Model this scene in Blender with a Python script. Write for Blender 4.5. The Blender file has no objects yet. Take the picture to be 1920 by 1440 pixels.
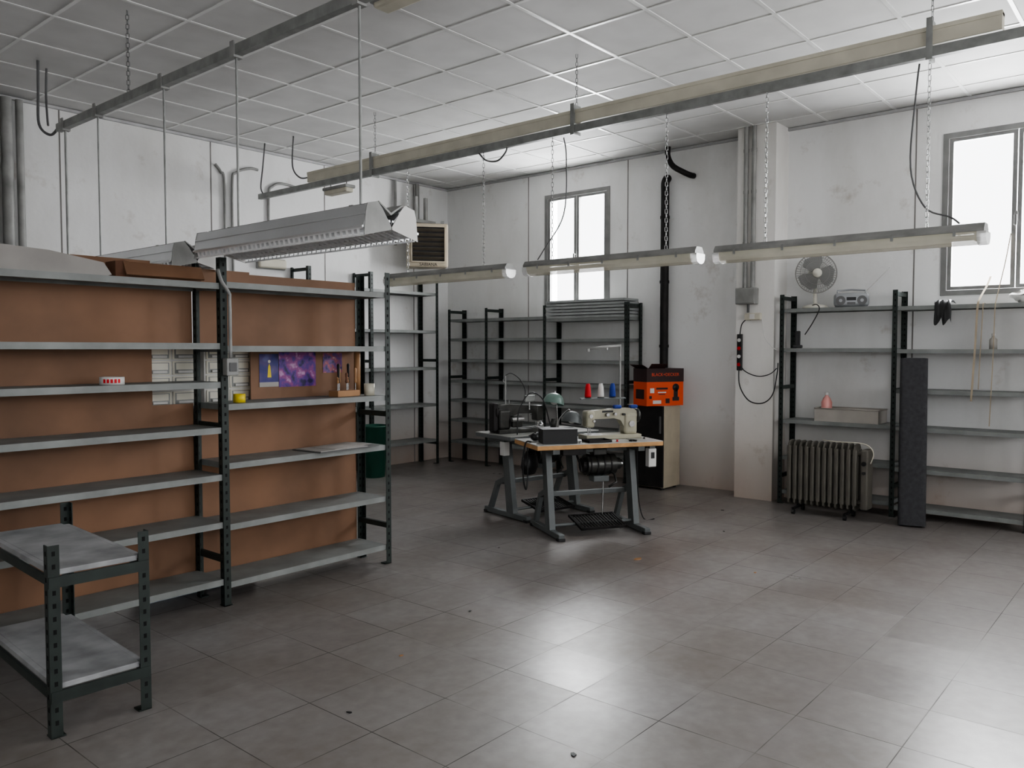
import bpy, bmesh, math, random
from mathutils import Vector, Matrix, Euler
random.seed(3)
COL = bpy.context.scene.collection
try: bpy.context.scene.view_settings.look = 'AgX - Medium High Contrast'
except Exception: pass

# ------------------------------------------------------------------ materials
def M(name, col, rough=.5, metal=0., var=.12, scale=6., bump=0., alpha=1., trans=0., emis=None, es=0., spec=.5, detail=4):
    m = bpy.data.materials.new(name); m.use_nodes = True
    nt = m.node_tree; b = nt.nodes['Principled BSDF']
    tc = nt.nodes.new('ShaderNodeTexCoord'); n = nt.nodes.new('ShaderNodeTexNoise')
    n.inputs['Scale'].default_value = scale; n.inputs['Detail'].default_value = detail
    nt.links.new(tc.outputs['Object'], n.inputs['Vector'])
    r = nt.nodes.new('ShaderNodeValToRGB')
    r.color_ramp.elements[0].position = .3; r.color_ramp.elements[1].position = .7
    r.color_ramp.elements[0].color = [max(0, c*(1-var)) for c in col]+[1]
    r.color_ramp.elements[1].color = [min(1, c*(1+var)) for c in col]+[1]
    nt.links.new(n.outputs['Fac'], r.inputs['Fac']); nt.links.new(r.outputs['Color'], b.inputs['Base Color'])
    b.inputs['Roughness'].default_value = rough; b.inputs['Metallic'].default_value = metal
    b.inputs['Alpha'].default_value = alpha
    b.inputs['Transmission Weight'].default_value = trans
    b.inputs['Specular IOR Level'].default_value = spec
    if emis:
        b.inputs['Emission Color'].default_value = list(emis)+[1]; b.inputs['Emission Strength'].default_value = es
    if bump:
        bp = nt.nodes.new('ShaderNodeBump'); bp.inputs['Strength'].default_value = bump; bp.inputs['Distance'].default_value = .01
        nt.links.new(n.outputs['Fac'], bp.inputs['Height']); nt.links.new(bp.outputs['Normal'], b.inputs['Normal'])
    return m

def wall_mat(name, base, grime_h=.5, seed=0.):
    m = bpy.data.materials.new(name); m.use_nodes = True
    nt = m.node_tree; b = nt.nodes['Principled BSDF']; N = nt.nodes.new; L = nt.links.new
    tc = N('ShaderNodeTexCoord'); n1 = N('ShaderNodeTexNoise'); n1.inputs['Scale'].default_value = 1.0; n1.inputs['Detail'].default_value = 10; n1.inputs['Roughness'].default_value = .62
    n2 = N('ShaderNodeTexNoise'); n2.inputs['Scale'].default_value = 25; n2.inputs['Detail'].default_value = 6
    n3 = N('ShaderNodeTexNoise'); n3.inputs['Scale'].default_value = 2.6; n3.inputs['Detail'].default_value = 9; n3.inputs['Roughness'].default_value = .68
    mp = N('ShaderNodeMapping'); mp.inputs['Location'].default_value = (seed, seed*2, 0); mp.inputs['Scale'].default_value = (1, 1, .4)
    L(tc.outputs['Object'], mp.inputs['Vector']); L(mp.outputs[0], n1.inputs['Vector']); L(tc.outputs['Object'], n2.inputs['Vector']); L(tc.outputs['Object'], n3.inputs['Vector'])
    r = N('ShaderNodeValToRGB'); r.color_ramp.elements[0].position = .30; r.color_ramp.elements[1].position = .55
    r.color_ramp.elements[0].color = (base[0]*.84, base[1]*.83, base[2]*.81, 1); r.color_ramp.elements[1].color = (*base, 1)
    L(n1.outputs['Fac'], r.inputs['Fac'])
    rs = N('ShaderNodeValToRGB'); rs.color_ramp.elements[0].position = .27; rs.color_ramp.elements[1].position = .40
    rs.color_ramp.elements[0].color = (.74, .70, .66, 1); rs.color_ramp.elements[1].color = (1, 1, 1, 1)
    L(n3.outputs['Fac'], rs.inputs['Fac'])
    mm = N('ShaderNodeMix'); mm.data_type = 'RGBA'; mm.blend_type = 'MULTIPLY'; mm.inputs['Factor'].default_value = 1
    L(r.outputs[0], mm.inputs['A']); L(rs.outputs[0], mm.inputs['B'])
    sx = N('ShaderNodeSeparateXYZ'); L(tc.outputs['Object'], sx.inputs[0])
    mr = N('ShaderNodeMapRange'); mr.inputs['From Min'].default_value = 0; mr.inputs['From Max'].default_value = grime_h
    mr.inputs['To Min'].default_value = 1.2; mr.inputs['To Max'].default_value = 0
    L(sx.outputs['Z'], mr.inputs['Value'])
    mu = N('ShaderNodeMath'); mu.operation = 'MULTIPLY'; mu.use_clamp = True; L(mr.outputs[0], mu.inputs[0]); L(n1.outputs['Fac'], mu.inputs[1])
    mx = N('ShaderNodeMix'); mx.data_type = 'RGBA'; mx.inputs['B'].default_value = (.36, .23, .15, 1)
    L(mu.outputs[0], mx.inputs['Factor']); L(mm.outputs['Result'], mx.inputs['A'])
    L(mx.outputs['Result'], b.inputs['Base Color']); b.inputs['Roughness'].default_value = .85
    bp = N('ShaderNodeBump'); bp.inputs['Strength'].default_value = .15; bp.inputs['Distance'].default_value = .01
    L(n2.outputs['Fac'], bp.inputs['Height']); L(bp.outputs['Normal'], b.inputs['Normal'])
    return m

def floor_mat():
    m = bpy.data.materials.new('terrazzo_floor_tiles'); m.use_nodes = True
    nt = m.node_tree; b = nt.nodes['Principled BSDF']; N = nt.nodes.new; L = nt.links.new
    tc = N('ShaderNodeTexCoord'); br = N('ShaderNodeTexBrick')
    br.offset = 0; br.squash = 1
    br.inputs['Scale'].default_value = 1; br.inputs['Brick Width'].default_value = .4; br.inputs['Row Height'].default_value = .4
    br.inputs['Mortar Size'].default_value = .0022; br.inputs['Mortar Smooth'].default_value = .2
    br.inputs['Color1'].default_value = (.222, .208, .200, 1); br.inputs['Color2'].default_value = (.240, .228, .222, 1)
    br.inputs['Mortar'].default_value = (.23, .216, .21, 1)
    L(tc.outputs['Object'], br.inputs['Vector'])
    n1 = N('ShaderNodeTexNoise'); n1.inputs['Scale'].default_value = .8; n1.inputs['Detail'].default_value = 9; n1.inputs['Roughness'].default_value = .66
    n2 = N('ShaderNodeTexNoise'); n2.inputs['Scale'].default_value = 16; n2.inputs['Detail'].default_value = 6
    n4 = N('ShaderNodeTexNoise'); n4.inputs['Scale'].default_value = 1.7; n4.inputs['Detail'].default_value = 5
    for n in (n1, n2, n4): L(tc.outputs['Object'], n.inputs['Vector'])
    r = N('ShaderNodeValToRGB'); r.color_ramp.elements[0].position = .33; r.color_ramp.elements[1].position = .62
    r.color_ramp.elements[0].color = (.74, .67, .62, 1); r.color_ramp.elements[1].color = (1.10, 1.10, 1.10, 1)
    L(n1.outputs['Fac'], r.inputs['Fac'])
    r2 = N('ShaderNodeValToRGB'); r2.color_ramp.elements[0].position = .3; r2.color_ramp.elements[1].position = .7
    r2.color_ramp.elements[0].color = (.84, .83, .82, 1); r2.color_ramp.elements[1].color = (1.06, 1.06, 1.06, 1)
    L(n2.outputs['Fac'], r2.inputs['Fac'])
    m1 = N('ShaderNodeMix'); m1.data_type = 'RGBA'; m1.blend_type = 'MULTIPLY'; m1.inputs['Factor'].default_value = 1
    L(br.outputs['Color'], m1.inputs['A']); L(r.outputs[0], m1.inputs['B'])
    m2 = N('ShaderNodeMix'); m2.data_type = 'RGBA'; m2.blend_type = 'MULTIPLY'; m2.inputs['Factor'].default_value = 1
    L(m1.outputs['Result'], m2.inputs['A']); L(r2.outputs[0], m2.inputs['B'])
    jr = N('ShaderNodeMapRange'); jr.inputs['From Min'].default_value = .40; jr.inputs['From Max'].default_value = .62
    jr.inputs['To Min'].default_value = .12; jr.inputs['To Max'].default_value = .9
    L(n4.outputs['Fac'], jr.inputs['Value'])
    jm = N('ShaderNodeMath'); jm.operation = 'MULTIPLY'; L(jr.outputs[0], jm.inputs[0]); L(br.outputs['Fac'], jm.inputs[1])
    m3 = N('ShaderNodeMix'); m3.data_type = 'RGBA'; m3.inputs['B'].default_value = (.03, .026, .022, 1)
    L(jm.outputs[0], m3.inputs['Factor']); L(m2.outputs['Result'], m3.inputs['A'])
    L(m3.outputs['Result'], b.inputs['Base Color'])
    wn = N('ShaderNodeTexWhiteNoise'); wn.noise_dimensions = '2D'
    sc = N('ShaderNodeVectorMath'); sc.operation = 'SCALE'; sc.inputs['Scale'].default_value = 2.5
    fl = N('ShaderNodeVectorMath'); fl.operation = 'FLOOR'
    L(tc.outputs['Object'], sc.inputs[0]); L(sc.outputs[0], fl.inputs[0]); L(fl.outputs[0], wn.inputs['Vector'])
    mr = N('ShaderNodeMapRange'); mr.inputs['From Min'].default_value = .3; mr.inputs['From Max'].default_value = .7
    mr.inputs['To Min'].default_value = .36; mr.inputs['To Max'].default_value = .25
    L(n1.outputs['Fac'], mr.inputs['Value'])
    ma = N('ShaderNodeMath'); ma.operation = 'MULTIPLY_ADD'; ma.inputs[1].default_value = .07
    L(wn.outputs['Value'], ma.inputs[0]); L(mr.outputs[0], ma.inputs[2])
    mj = N('ShaderNodeMath'); mj.operation = 'MULTIPLY_ADD'; mj.inputs[1].default_value = .5
    L(jm.outputs[0], mj.inputs[0]); L(ma.outputs[0], mj.inputs[2]); L(mj.outputs[0], b.inputs['Roughness'])
    b.inputs['Specular IOR Level'].default_value = .6
    return m

def poster_mat(name, cols, scale):
    m = bpy.data.materials.new(name); m.use_nodes = True
    nt = m.node_tree; b = nt.nodes['Principled BSDF']; N = nt.nodes.new; L = nt.links.new
    tc = N('ShaderNodeTexCoord'); n = N('ShaderNodeTexNoise'); n.inputs['Scale'].default_value = scale; n.inputs['Detail'].default_value = 2
    L(tc.outputs['Object'], n.inputs['Vector'])
    r = N('ShaderNodeValToRGB'); r.color_ramp.interpolation = 'EASE'
    e = r.color_ramp.elements; e[0].position = .3; e[0].color = (*cols[0], 1); e[1].position = .72; e[1].color = (*cols[-1], 1)
    for i, c in enumerate(cols[1:-1]):
        x = e.new(.3+.42*(i+1)/(len(cols)-1)); x.color = (*c, 1)
    L(n.outputs['Fac'], r.inputs['Fac']); L(r.outputs[0], b.inputs['Base Color']); b.inputs['Roughness'].default_value = .4
    return m

m_wall = wall_mat('dirty_white_plaster', (.775, .775, .77), .8)
m_pillar = wall_mat('dirty_white_pillar', (.78, .765, .74), 1.0, 4.)
m_joint = M('dark_wall_joint', (.2, .19, .18), .9)
m_floor = floor_mat()
m_ceil = M('ceiling_tile_plaster', (.61, .607, .60), .75, 0, .07, 3, .05)
m_tbar = M('ceiling_t_bar', (.70, .70, .69), .3, 0, .06)
m_trim = M('ceiling_edge_trim', (.45, .45, .45), .6)
m_post = M('dark_green_grey_steel', (.024, .033, .029), .5, .1, .25, 10)
m_hole = M('punched_hole_dark', (.003, .003, .003), .9)
m_shelf = M('grey_shelf_steel', (.225, .235, .228), .55, .05, .2, 5)
m_shelfl = M('light_grey_shelf_steel', (.33, .345, .34), .5, .05, .15, 5)
m_shelfd = M('dusty_grey_shelf', (.32, .325, .33), .5, .0, .3, 7, detail=10)
m_hard = M('brown_hardboard', (.205, .108, .060), .6, 0, .27, 1.8)
m_cardb = M('dark_brown_cardboard', (.15, .07, .04), .8, 0, .2, 3)
m_white = M('white_card', (.66, .65, .63), .7, 0, .06)
m_dullw = M('dull_white_card', (.38, .36, .34), .8, 0, .12, 4)
m_alu = M('aluminium_reflector', (.72, .73, .74), .28, .8, .06, 4)
m_louv = M('bright_louvre_metal', (.88, .89, .90), .3, .3, .04)
m_galv = M('galvanised_steel', (.27, .275, .265), .45, .35, .2, 12)
m_cable = M('grey_cable', (.12, .12, .12), .6)
m_black = M('black_plastic', (.012, .012, .013), .45, 0, .2)
m_blackm = M('black_iron', (.02, .018, .018), .6, .4, .3, 12)
m_dkbrown = M('dark_brown_louvre', (.10, .085, .065), .5, .1, .2)
m_ivory = M('ivory_plastic_duct', (.56, .53, .44), .5, 0, .1)
m_ivory2 = M('yellowed_diffuser', (.76, .73, .60), .25, 0, .14, 4, alpha=.62)
m_endc = M('clear_lamp_end', (.75, .75, .73), .12, 0, .1, 4, alpha=.65)
m_cream = M('cream_enamel', (.48, .42, .32), .4, 0, .1)
m_fgrey = M('grey_lamp_housing', (.27, .27, .26), .5, .1, .25)
m_tube = M('white_tube', (.85, .85, .85), .3)
m_frame = M('grey_window_metal', (.20, .20, .195), .5, .1, .15)
m_mach = M('ivory_machine_enamel', (.36, .34, .26), .3, 0, .1)
m_machd = M('dark_machine_metal', (.06, .06, .056), .35, .6, .3, 18)
m_steel = M('polished_steel', (.45, .45, .45), .25, .9)
m_leg = M('grey_table_frame', (.12, .13, .13), .5, .2, .15)
m_lam = M('grey_laminate', (.42, .42, .40), .35, 0, .14, 7)
m_wood = M('plywood_edge', (.50, .28, .12), .6, 0, .2, 14)
m_orange = M('orange_carton', (.72, .085, .022), .5, 0, .06)
m_dkcart = M('black_red_carton', (.03, .011, .011), .5, 0, .2)
m_red = M('red_thread', (.55, .012, .02), .7)
m_blue = M('blue_thread', (.015, .04, .25), .7)
m_green = M('green_bin_plastic', (.010, .075, .050), .45)
m_teal = M('grey_green_lamp_enamel', (.16, .24, .21), .35)
m_rad = M('grey_brown_radiator', (.115, .106, .09), .45, .05, .2)
m_mat = M('dark_grey_roll', (.046, .046, .050), .9, 0, .2, 30, .1, detail=8)
m_ribbon = M('beige_ribbon', (.42, .35, .26), .8)
m_clear = M('translucent_beige_plastic', (.50, .47, .43), .4, 0, .1, 6, 0, .75)
m_pink = M('pink_liquid', (.78, .36, .33), .3)
m_yellow = M('yellow_tape', (.75, .58, .03), .5)
m_fan = M('cream_fan_plastic', (.62, .60, .53), .4)
m_wire = M('dusty_grey_wire', (.26, .255, .24), .5)
m_blade = M('smoke_grey_blade', (.20, .20, .195), .35)
m_radio = M('silver_radio_plastic', (.30, .31, .32), .35, .3)
m_stick = M('turned_wood', (.35, .19, .09), .6)
m_label = M('cream_drawer_label', (.72, .69, .60), .6)
m_bluegrey = M('blue_grey_metal', (.22, .27, .33), .5)

# ------------------------------------------------------------------ mesh builder
class MB:
    def __init__(s):
        s.bm = bmesh.new(); s.mats = []; s.T = Matrix.Identity(4)
    def mi(s, m):
        if m not in s.mats: s.mats.append(m)
        return s.mats.index(m)
    def add(s, vs, fs, m, smooth=False):
        i = s.mi(m); V = [s.bm.verts.new(s.T @ Vector(v)) for v in vs]
        for f in fs:
            try:
                F = s.bm.faces.new([V[k] for k in f]); F.material_index = i; F.smooth = smooth
            except ValueError: pass
    def box(s, c, d, m, R=None, bev=0., seg=2):
        t = bmesh.new(); bmesh.ops.create_cube(t, size=1)
        for v in t.verts: v.co = Vector((v.co.x*d[0], v.co.y*d[1], v.co.z*d[2]))
        if bev: bmesh.ops.bevel(t, geom=t.edges[:]+t.verts[:], offset=bev, segments=seg, affect='EDGES', profile=.5)
        X = Matrix.Translation(Vector(c)) @ (R.to_4x4() if R else Matrix.Identity(4))
        t.verts.ensure_lookup_table(); t.verts.index_update()
        s.add([X @ v.co for v in t.verts], [[v.index for v in f.verts] for f in t.faces], m, False)
        t.free()
    def bx(s, a, b, m, bev=0.):
        s.box([(a[i]+b[i])/2 for i in range(3)], [abs(b[i]-a[i]) for i in range(3)], m, None, bev)
    def cyl(s, p0, p1, r, m, r2=None, seg=12, caps=True, smooth=True):
        p0 = Vector(p0); p1 = Vector(p1); r2 = r if r2 is None else r2
        z = (p1-p0).normalized(); x = z.orthogonal().normalized(); y = z.cross(x)
        vs = []
        for p, rr in ((p0, r), (p1, r2)):
            for k in range(seg):
                a = 2*math.pi*k/seg; vs.append(p+rr*(math.cos(a)*x+math.sin(a)*y))
        s.add(vs, [[k, (k+1) % seg, seg+(k+1) % seg, seg+k] for k in range(seg)], m, smooth)
        if caps:
            s.add(vs[:seg], [list(range(seg))], m); s.add(vs[seg:], [list(range(seg))], m)
    def tube(s, pts, r, m, seg=6, closed=False):
        P = [Vector(p) for p in pts]; n = len(P); vs = []
        x = None
        for i in range(n):
            if closed: t = (P[(i+1) % n]-P[i-1]).normalized()
            else: t = (P[min(i+1, n-1)]-P[max(i-1, 0)]).normalized()
            if x is None: x = t.orthogonal().normalized()
            else:
                x = (x-t*x.dot(t))
                x = x.normalized() if x.length > 1e-6 else t.orthogonal().normalized()
            y = t.cross(x)
            for k in range(seg):
                a = 2*math.pi*k/seg; vs.append(P[i]+r*(math.cos(a)*x+math.sin(a)*y))
        fs = []
        for i in range(n if closed else n-1):
            j = (i+1) % n
            for k in range(seg): fs.append([i*seg+k, i*seg+(k+1) % seg, j*seg+(k+1) % seg, j*seg+k])
        if not closed: fs += [list(range(seg)), list(range((n-1)*seg, n*seg))]
        s.add(vs, fs, m, True)
    def lathe(s, prof, m, o=(0, 0, 0), R=None, seg=24, smooth=True):
        X = Matrix.Translation(Vector(o)) @ (R.to_4x4() if R else Matrix.Identity(4))
        vs = []
        for r, z in prof:
            for k in range(seg):
                a = 2*math.pi*k/seg; vs.append(X @ Vector((max(r, 1e-4)*math.cos(a), max(r, 1e-4)*math.sin(a), z)))
        s.add(vs, [[i*seg+k, i*seg+(k+1) % seg, (i+1)*seg+(k+1) % seg, (i+1)*seg+k] for i in range(len(prof)-1) for k in range(seg)], m, smooth)
    def prism(s, poly, ax, lo, hi, m, smooth=False):
        def mk(a, b, c):
            return {'x': (c, a, b), 'y': (a, c, b), 'z': (a, b, c)}[ax]
        n = len(poly)
        vs = [mk(a, b, lo) for a, b in poly]+[mk(a, b, hi) for a, b in poly]
        s.add(vs, [[k, (k+1) % n, n+(k+1) % n, n+k] for k in range(n)]+[list(range(n)), list(range(n, 2*n))], m, smooth)
    def sphere(s, c, r, m, sq=(1, 1, 1), seg=14, rings=8):
        R = Matrix.Diagonal((sq[0], sq[1], sq[2], 1)).to_3x3()
        s.lathe([(r*math.sin(math.pi*i/rings), -r*math.cos(math.pi*i/rings)) for i in range(rings+1)], m, c, R, seg)
    def chain(s, p0, p1, m, pitch=.028, w=.009, r=.0022):
        p0 = Vector(p0); p1 = Vector(p1); d = p1-p0; n = max(2, int(d.length/pitch)); z = d.normalized(); x = z.orthogonal().normalized(); y = z.cross(x)
        for i in range(n):
            c = p0+d*((i+.5)/n); u = x if i % 2 else y; h = d.length/n*.62
            s.tube([c+z*h, c+z*h*.7+u*w, c-z*h*.7+u*w, c-z*h, c-z*h*.7-u*w, c+z*h*.7-u*w], r, m, 4, True)
    def mesh(s, name):
        bmesh.ops.recalc_face_normals(s.bm, faces=s.bm.faces)
        me = bpy.data.meshes.new(name); s.bm.to_mesh(me); s.bm.free()
        for m in s.mats: me.materials.append(m)
        return me
    def obj(s, name, parent=None, label=None, cat=None, group=None, kind=None, loc=(0, 0, 0), rot=(0, 0, 0)):
        return mkobj(name, s.mesh(name), parent, label, cat, group, kind, loc, rot)

def mkobj(name, me, parent=None, label=None, cat=None, group=None, kind=None, loc=(0, 0, 0), rot=(0, 0, 0)):
    o = bpy.data.objects.new(name, me); COL.objects.link(o)
    o.location = loc; o.rotation_euler = rot
    if parent: o.parent = parent
    if label: o['label'] = label
    if cat: o['category'] = cat
    if group: o['group'] = group
    if kind: o['kind'] = kind
    return o
def root(name, label, cat, loc=(0, 0, 0), rz=0., group=None, kind=None):
    return mkobj(name, None, None, label, cat, group, kind, loc, (0, 0, rz))
def text(body, size, m, parent, loc, rot, name='printed_text'):
    c = bpy.data.curves.new('t', 'FONT'); c.body = body; c.size = size; c.extrude = .0004; c.align_x = 'CENTER'; c.align_y = 'CENTER'
    t = bpy.data.objects.new('t', c); COL.objects.link(t); bpy.context.view_layer.update()
    me = bpy.data.meshes.new_from_object(t.evaluated_get(bpy.context.evaluated_depsgraph_get()))
    bpy.data.objects.remove(t); me.materials.clear(); me.materials.append(m)
    return mkobj(name, me, parent, None, None, None, None, loc, rot)
def smooth_path(pts, n=6):
    P = [Vector(p) for p in pts]; out = []
    for i in range(len(P)-1):
        a = P[max(i-1, 0)]; b = P[i]; c = P[i+1]; d = P[min(i+2, len(P)-1)]
        for k in range(n):
            t = k/n; out.append(.5*((2*b)+(c-a)*t+(2*a-5*b+4*c-d)*t*t+(3*b-a-3*c+d)*t**3))
    out.append(P[-1]); return out
def part(name, parent, fn, label=None):
    b = MB(); fn(b); return b.obj(name, parent, label)

# ------------------------------------------------------------------ room
XW, YW, H = 7.93, 7.85, 3.65
XL, YF = -2.2, -4.0
TH = .25
b = MB(); b.bx((XL-TH, YF-TH, -.1), (XW+TH, YW+TH, 0), m_floor)
b.obj('floor', kind='structure', label='grey polished terrazzo tile floor')
b = MB(); b.bx((XL, YF, H), (XW, YW, H+.1), m_ceil)
x = XW-.35
while x > XL: b.bx((x-.012, YF, H-.005), (x+.012, YW, H-.0), m_tbar); x -= .6
y = YW-.3
while y > YF: b.bx((XL, y-.012, H-.006), (XW, y+.012, H-.0005), m_tbar); y -= .6
b.obj('ceiling', kind='structure', label='suspended ceiling of square white tiles')

def wall_with_holes(name, horiz, fixed0, fixed1, lo, hi, holes, mat, joints=()):
    b = MB(); cur = lo
    def seg(a, c, z0, z1):
        if horiz == 'y': b.bx((fixed0, a, z0), (fixed1, c, z1), mat)
        else: b.bx((a, fixed0, z0), (c, fixed1, z1), mat)
    for (a, c, z0, z1) in sorted(holes):
        seg(cur, a, 0, H+.1); seg(a, c, 0, z0); seg(a, c, z1, H+.1); cur = c
    seg(cur, hi, 0, H+.1)
    for j in joints:
        if horiz == 'y': b.bx((fixed0-.002, j-.006, 0), (fixed0+.01, j+.006, H), m_joint)
        else: b.bx((j-.006, fixed0-.002, 0), (j+.006, fixed0+.01, H), m_joint)
    return b.obj(name, kind='structure')
win = [(5.22, 6.17, 1.98, 3.36), (.62, 1.75, 1.95, 3.36), (-2.8, -1.67, 1.95, 3.36)]
wall_with_holes('wall_right', 'y', XW, XW+TH, YF, YW+TH, win, m_wall, (6.43, 4.98, 1.97, .4))
wall_with_holes('wall_back', 'x', YW, YW+TH, XL, XW, [], m_wall, (4.46, 5.89, 7.30, 3.0))
wall_with_holes('wall_front', 'x', YF-TH, YF, XL, XW, [(-1.2, 1.2, 1.2, 3.2), (3.2, 5.6, 1.2, 3.2)], m_wall)
wall_with_holes('wall_left', 'y', XL-TH, XL, YF, YW, [(-1.5, .6, 1.5, 3.2)], m_wall)
b = MB(); b.bx((7.62, 3.13, 0), (XW, 3.52, H), m_pillar, 0); b.obj('wall_pillar', kind='structure', label='white plastered pillar on the window wall')
b = MB(); b.bx((XW-.03, YF, H-.03), (XW, 3.13, H-.006), m_trim); b.bx((XW-.03, 3.52, H-.03), (XW, YW, H-.006), m_trim); b.obj('trim_1', kind='structure')
b = MB(); b.bx((XL, YW-.03, H-.03), (XW, YW, H-.006), m_trim); b.obj('trim_2', kind='structure')

m_glass = bpy.data.materials.new('thin_window_glass'); m_glass.use_nodes = True
nt = m_glass.node_tree; nt.nodes.clear()
o_ = nt.nodes.new('ShaderNodeOutputMaterial'); mx = nt.nodes.new('ShaderNodeMixShader'); tr = nt.nodes.new('ShaderNodeBsdfTransparent'); gl = nt.nodes.new('ShaderNodeBsdfGlossy')
nz = nt.nodes.new('ShaderNodeTexNoise'); nz.inputs['Scale'].default_value = 3
mr = nt.nodes.new('ShaderNodeMapRange'); mr.inputs['To Min'].default_value = .03; mr.inputs['To Max'].default_value = .08
nt.links.new(nz.outputs['Fac'], mr.inputs['Value']); nt.links.new(mr.outputs[0], mx.inputs[0])
gl.inputs['Roughness'].default_value = .1
nt.links.new(tr.outputs[0], mx.inputs[1]); nt.links.new(gl.outputs[0], mx.inputs[2]); nt.links.new(mx.outputs[0], o_.inputs[0])

def window(n, a, c, z0, z1, wall, sashes=2):
    W = c-a; Hh = z1-z0
    if wall == 'right': loc = (XW-.01, (a+c)/2, z0); rz = -math.pi/2
    elif wall == 'front': loc = ((a+c)/2, YF+.01, z0); rz = math.pi
    else: loc = (XL+.01, (a+c)/2, z0); rz = math.pi/2
    R = root('window_%d' % n, 'grey metal framed window with %d casements' % sashes, 'window', loc, rz, kind='structure')
    f = .045; b = MB()
    b.bx((-W/2, 0, 0), (W/2, .07, f), m_frame); b.bx((-W/2, 0, Hh-f), (W/2, .07, Hh), m_frame)
    b.bx((-W/2, 0, f), (-W/2+f, .07, Hh-f), m_frame); b.bx((W/2-f, 0, f), (W/2, .07, Hh-f), m_frame)
    b.obj('frame', R)
    sw = (W-2*f)/sashes
    for i in range(sashes):
        x0 = -W/2+f+i*sw+.004; x1 = x0+sw-.008; g = .032; b = MB()
        b.bx((x0, .01, f+.004), (x1, .055, f+g), m_frame); b.bx((x0, .01, Hh-f-g), (x1, .055, Hh-f-.004), m_frame)
        b.bx((x0, .01, f+g), (x0+g, .055, Hh-f-g), m_frame); b.bx((x1-g, .01, f+g), (x1, .055, Hh-f-g), m_frame)
        s = b.obj('sash', R)
        b = MB(); b.bx((x0+g, .03, f+g), (x1-g, .034, Hh-f-g), m_glass); b.obj('pane', s)
    b = MB(); b.bx((-.012, -.012, Hh*.42), (.012, .012, Hh*.42+.09), m_frame, .003); b.cyl((0, -.012, Hh*.42+.05), (0, -.04, Hh*.42+.05), .008, m_frame); b.bx((-.01, -.05, Hh*.42-.03), (.01, -.038, Hh*.42+.06), m_frame, .003); b.obj('handle', R)
    return R
def daylight(name, loc, rot, sx, sy, e):
    l = bpy.data.lights.new(name, 'AREA'); l.shape = 'RECTANGLE'; l.size = sx; l.size_y = sy; l.energy = e; l.color = (.97, .985, 1)
    o = bpy.data.objects.new(name, l); COL.objects.link(o); o.location = loc; o.rotation_euler = rot
for i, (a, c, z0, z1) in enumerate(win):
    window(i+1, a, c, z0, z1, 'right')
    daylight('daylight', (XW+.5, (a+c)/2, (z0+z1)/2), (0, math.pi/2, 0), (z1-z0)+.5, (c-a)+.7, 370)
for i, (a, c) in enumerate(((-1.2, 1.2), (3.2, 5.6))):
    window(4+i, a, c, 1.2, 3.2, 'front', 3)
    daylight('daylight', ((a+c)/2, YF-.4, 2.3), (math.pi/2, 0, 0), c-a+.2, 2.1, (45, 85)[i])
window(6, -1.5, .6, 1.5, 3.2, 'left', 3)
daylight('daylight', (XL-.4, -.45, 2.35), (0, -math.pi/2, 0), 1.8, 2.2, 38)

w = bpy.data.worlds.new('overcast_sky'); bpy.context.scene.world = w; w.use_nodes = True
bg = w.node_tree.nodes['Background']; bg.inputs[0].default_value = (.97, .98, 1, 1); bg.inputs[1].default_value = 5

# ------------------------------------------------------------------ racks
_post = {}
def post_mesh(h, sx, sy):
    k = (round(h, 3), sx, sy)
    if k in _post: return _post[k]
    b = MB(); w_, d_, t = .042, .042, .004
    b.bx((0, 0, 0), (sx*w_, sy*t, h), m_post); b.bx((0, sy*t, 0), (sx*t, sy*d_, h), m_post)
    b.bx((0, 0, 0), (sx*(w_+.01), sy*(d_+.01), .006), m_post)
    z = .05
    while z < h-.03:
        xc = sx*w_*.5; yc = sy*d_*.5
        b.bx((xc-.006, -sy*.0008, z), (xc+.006, sy*(t+.0008), z+.018), m_hole)
        b.bx((-sx*.0008, yc-.006, z), (sx*(t+.0008), yc+.006, z+.018), m_hole)
        z += .05
    _post[k] = b.mesh('post'); return _post[k]
def shelf_mesh(W, D, mat, lip=.035):
    b = MB(); t = .003
    b.bx((0, 0, lip-t), (W, D, lip), mat); b.bx((0, 0, 0), (W, t, lip-t), mat); b.bx((0, D-t, 0), (W, D, lip-t), mat)
    b.bx((0, t, 0), (t, D-t, lip-t), mat); b.bx((W-t, t, 0), (W, D-t, lip-t), mat)
    b.bx((t, t, 0), (W-t, .014, .003), mat)
    b.bx((t, D/2-.02, .008), (W-t, D/2+.02, lip-t), mat)
    return b.mesh('shelf')
def rack(label, loc, rz, xs, depth, h, shelves, mat=m_shelf, name='shelving_rack', group=None, braces=None):
    R = root(name, label, 'shelf rack', loc, rz, group)
    for i, x in enumerate(xs):
        sx = -1 if i == len(xs)-1 else 1
        for (y, sy) in ((0, 1), (depth, -1)):
            mkobj('upright_post', post_mesh(h, sx, sy), R, loc=(x-sx*.021, y, 0))
        for zz in ([h-.05, .25, h*.55] if braces is None else braces):
            b = MB(); b.bx((x-.012, .006, zz), (x+.012, depth-.006, zz+.035), m_post); b.obj('side_brace', R)
    for i, zs in enumerate(shelves):
        W = xs[i+1]-xs[i]-.034; me = shelf_mesh(W, depth-.016, mat)
        for z in zs: mkobj('shelf', me, R, loc=(xs[i]+.017, .008, z-.035))
    return R

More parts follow.
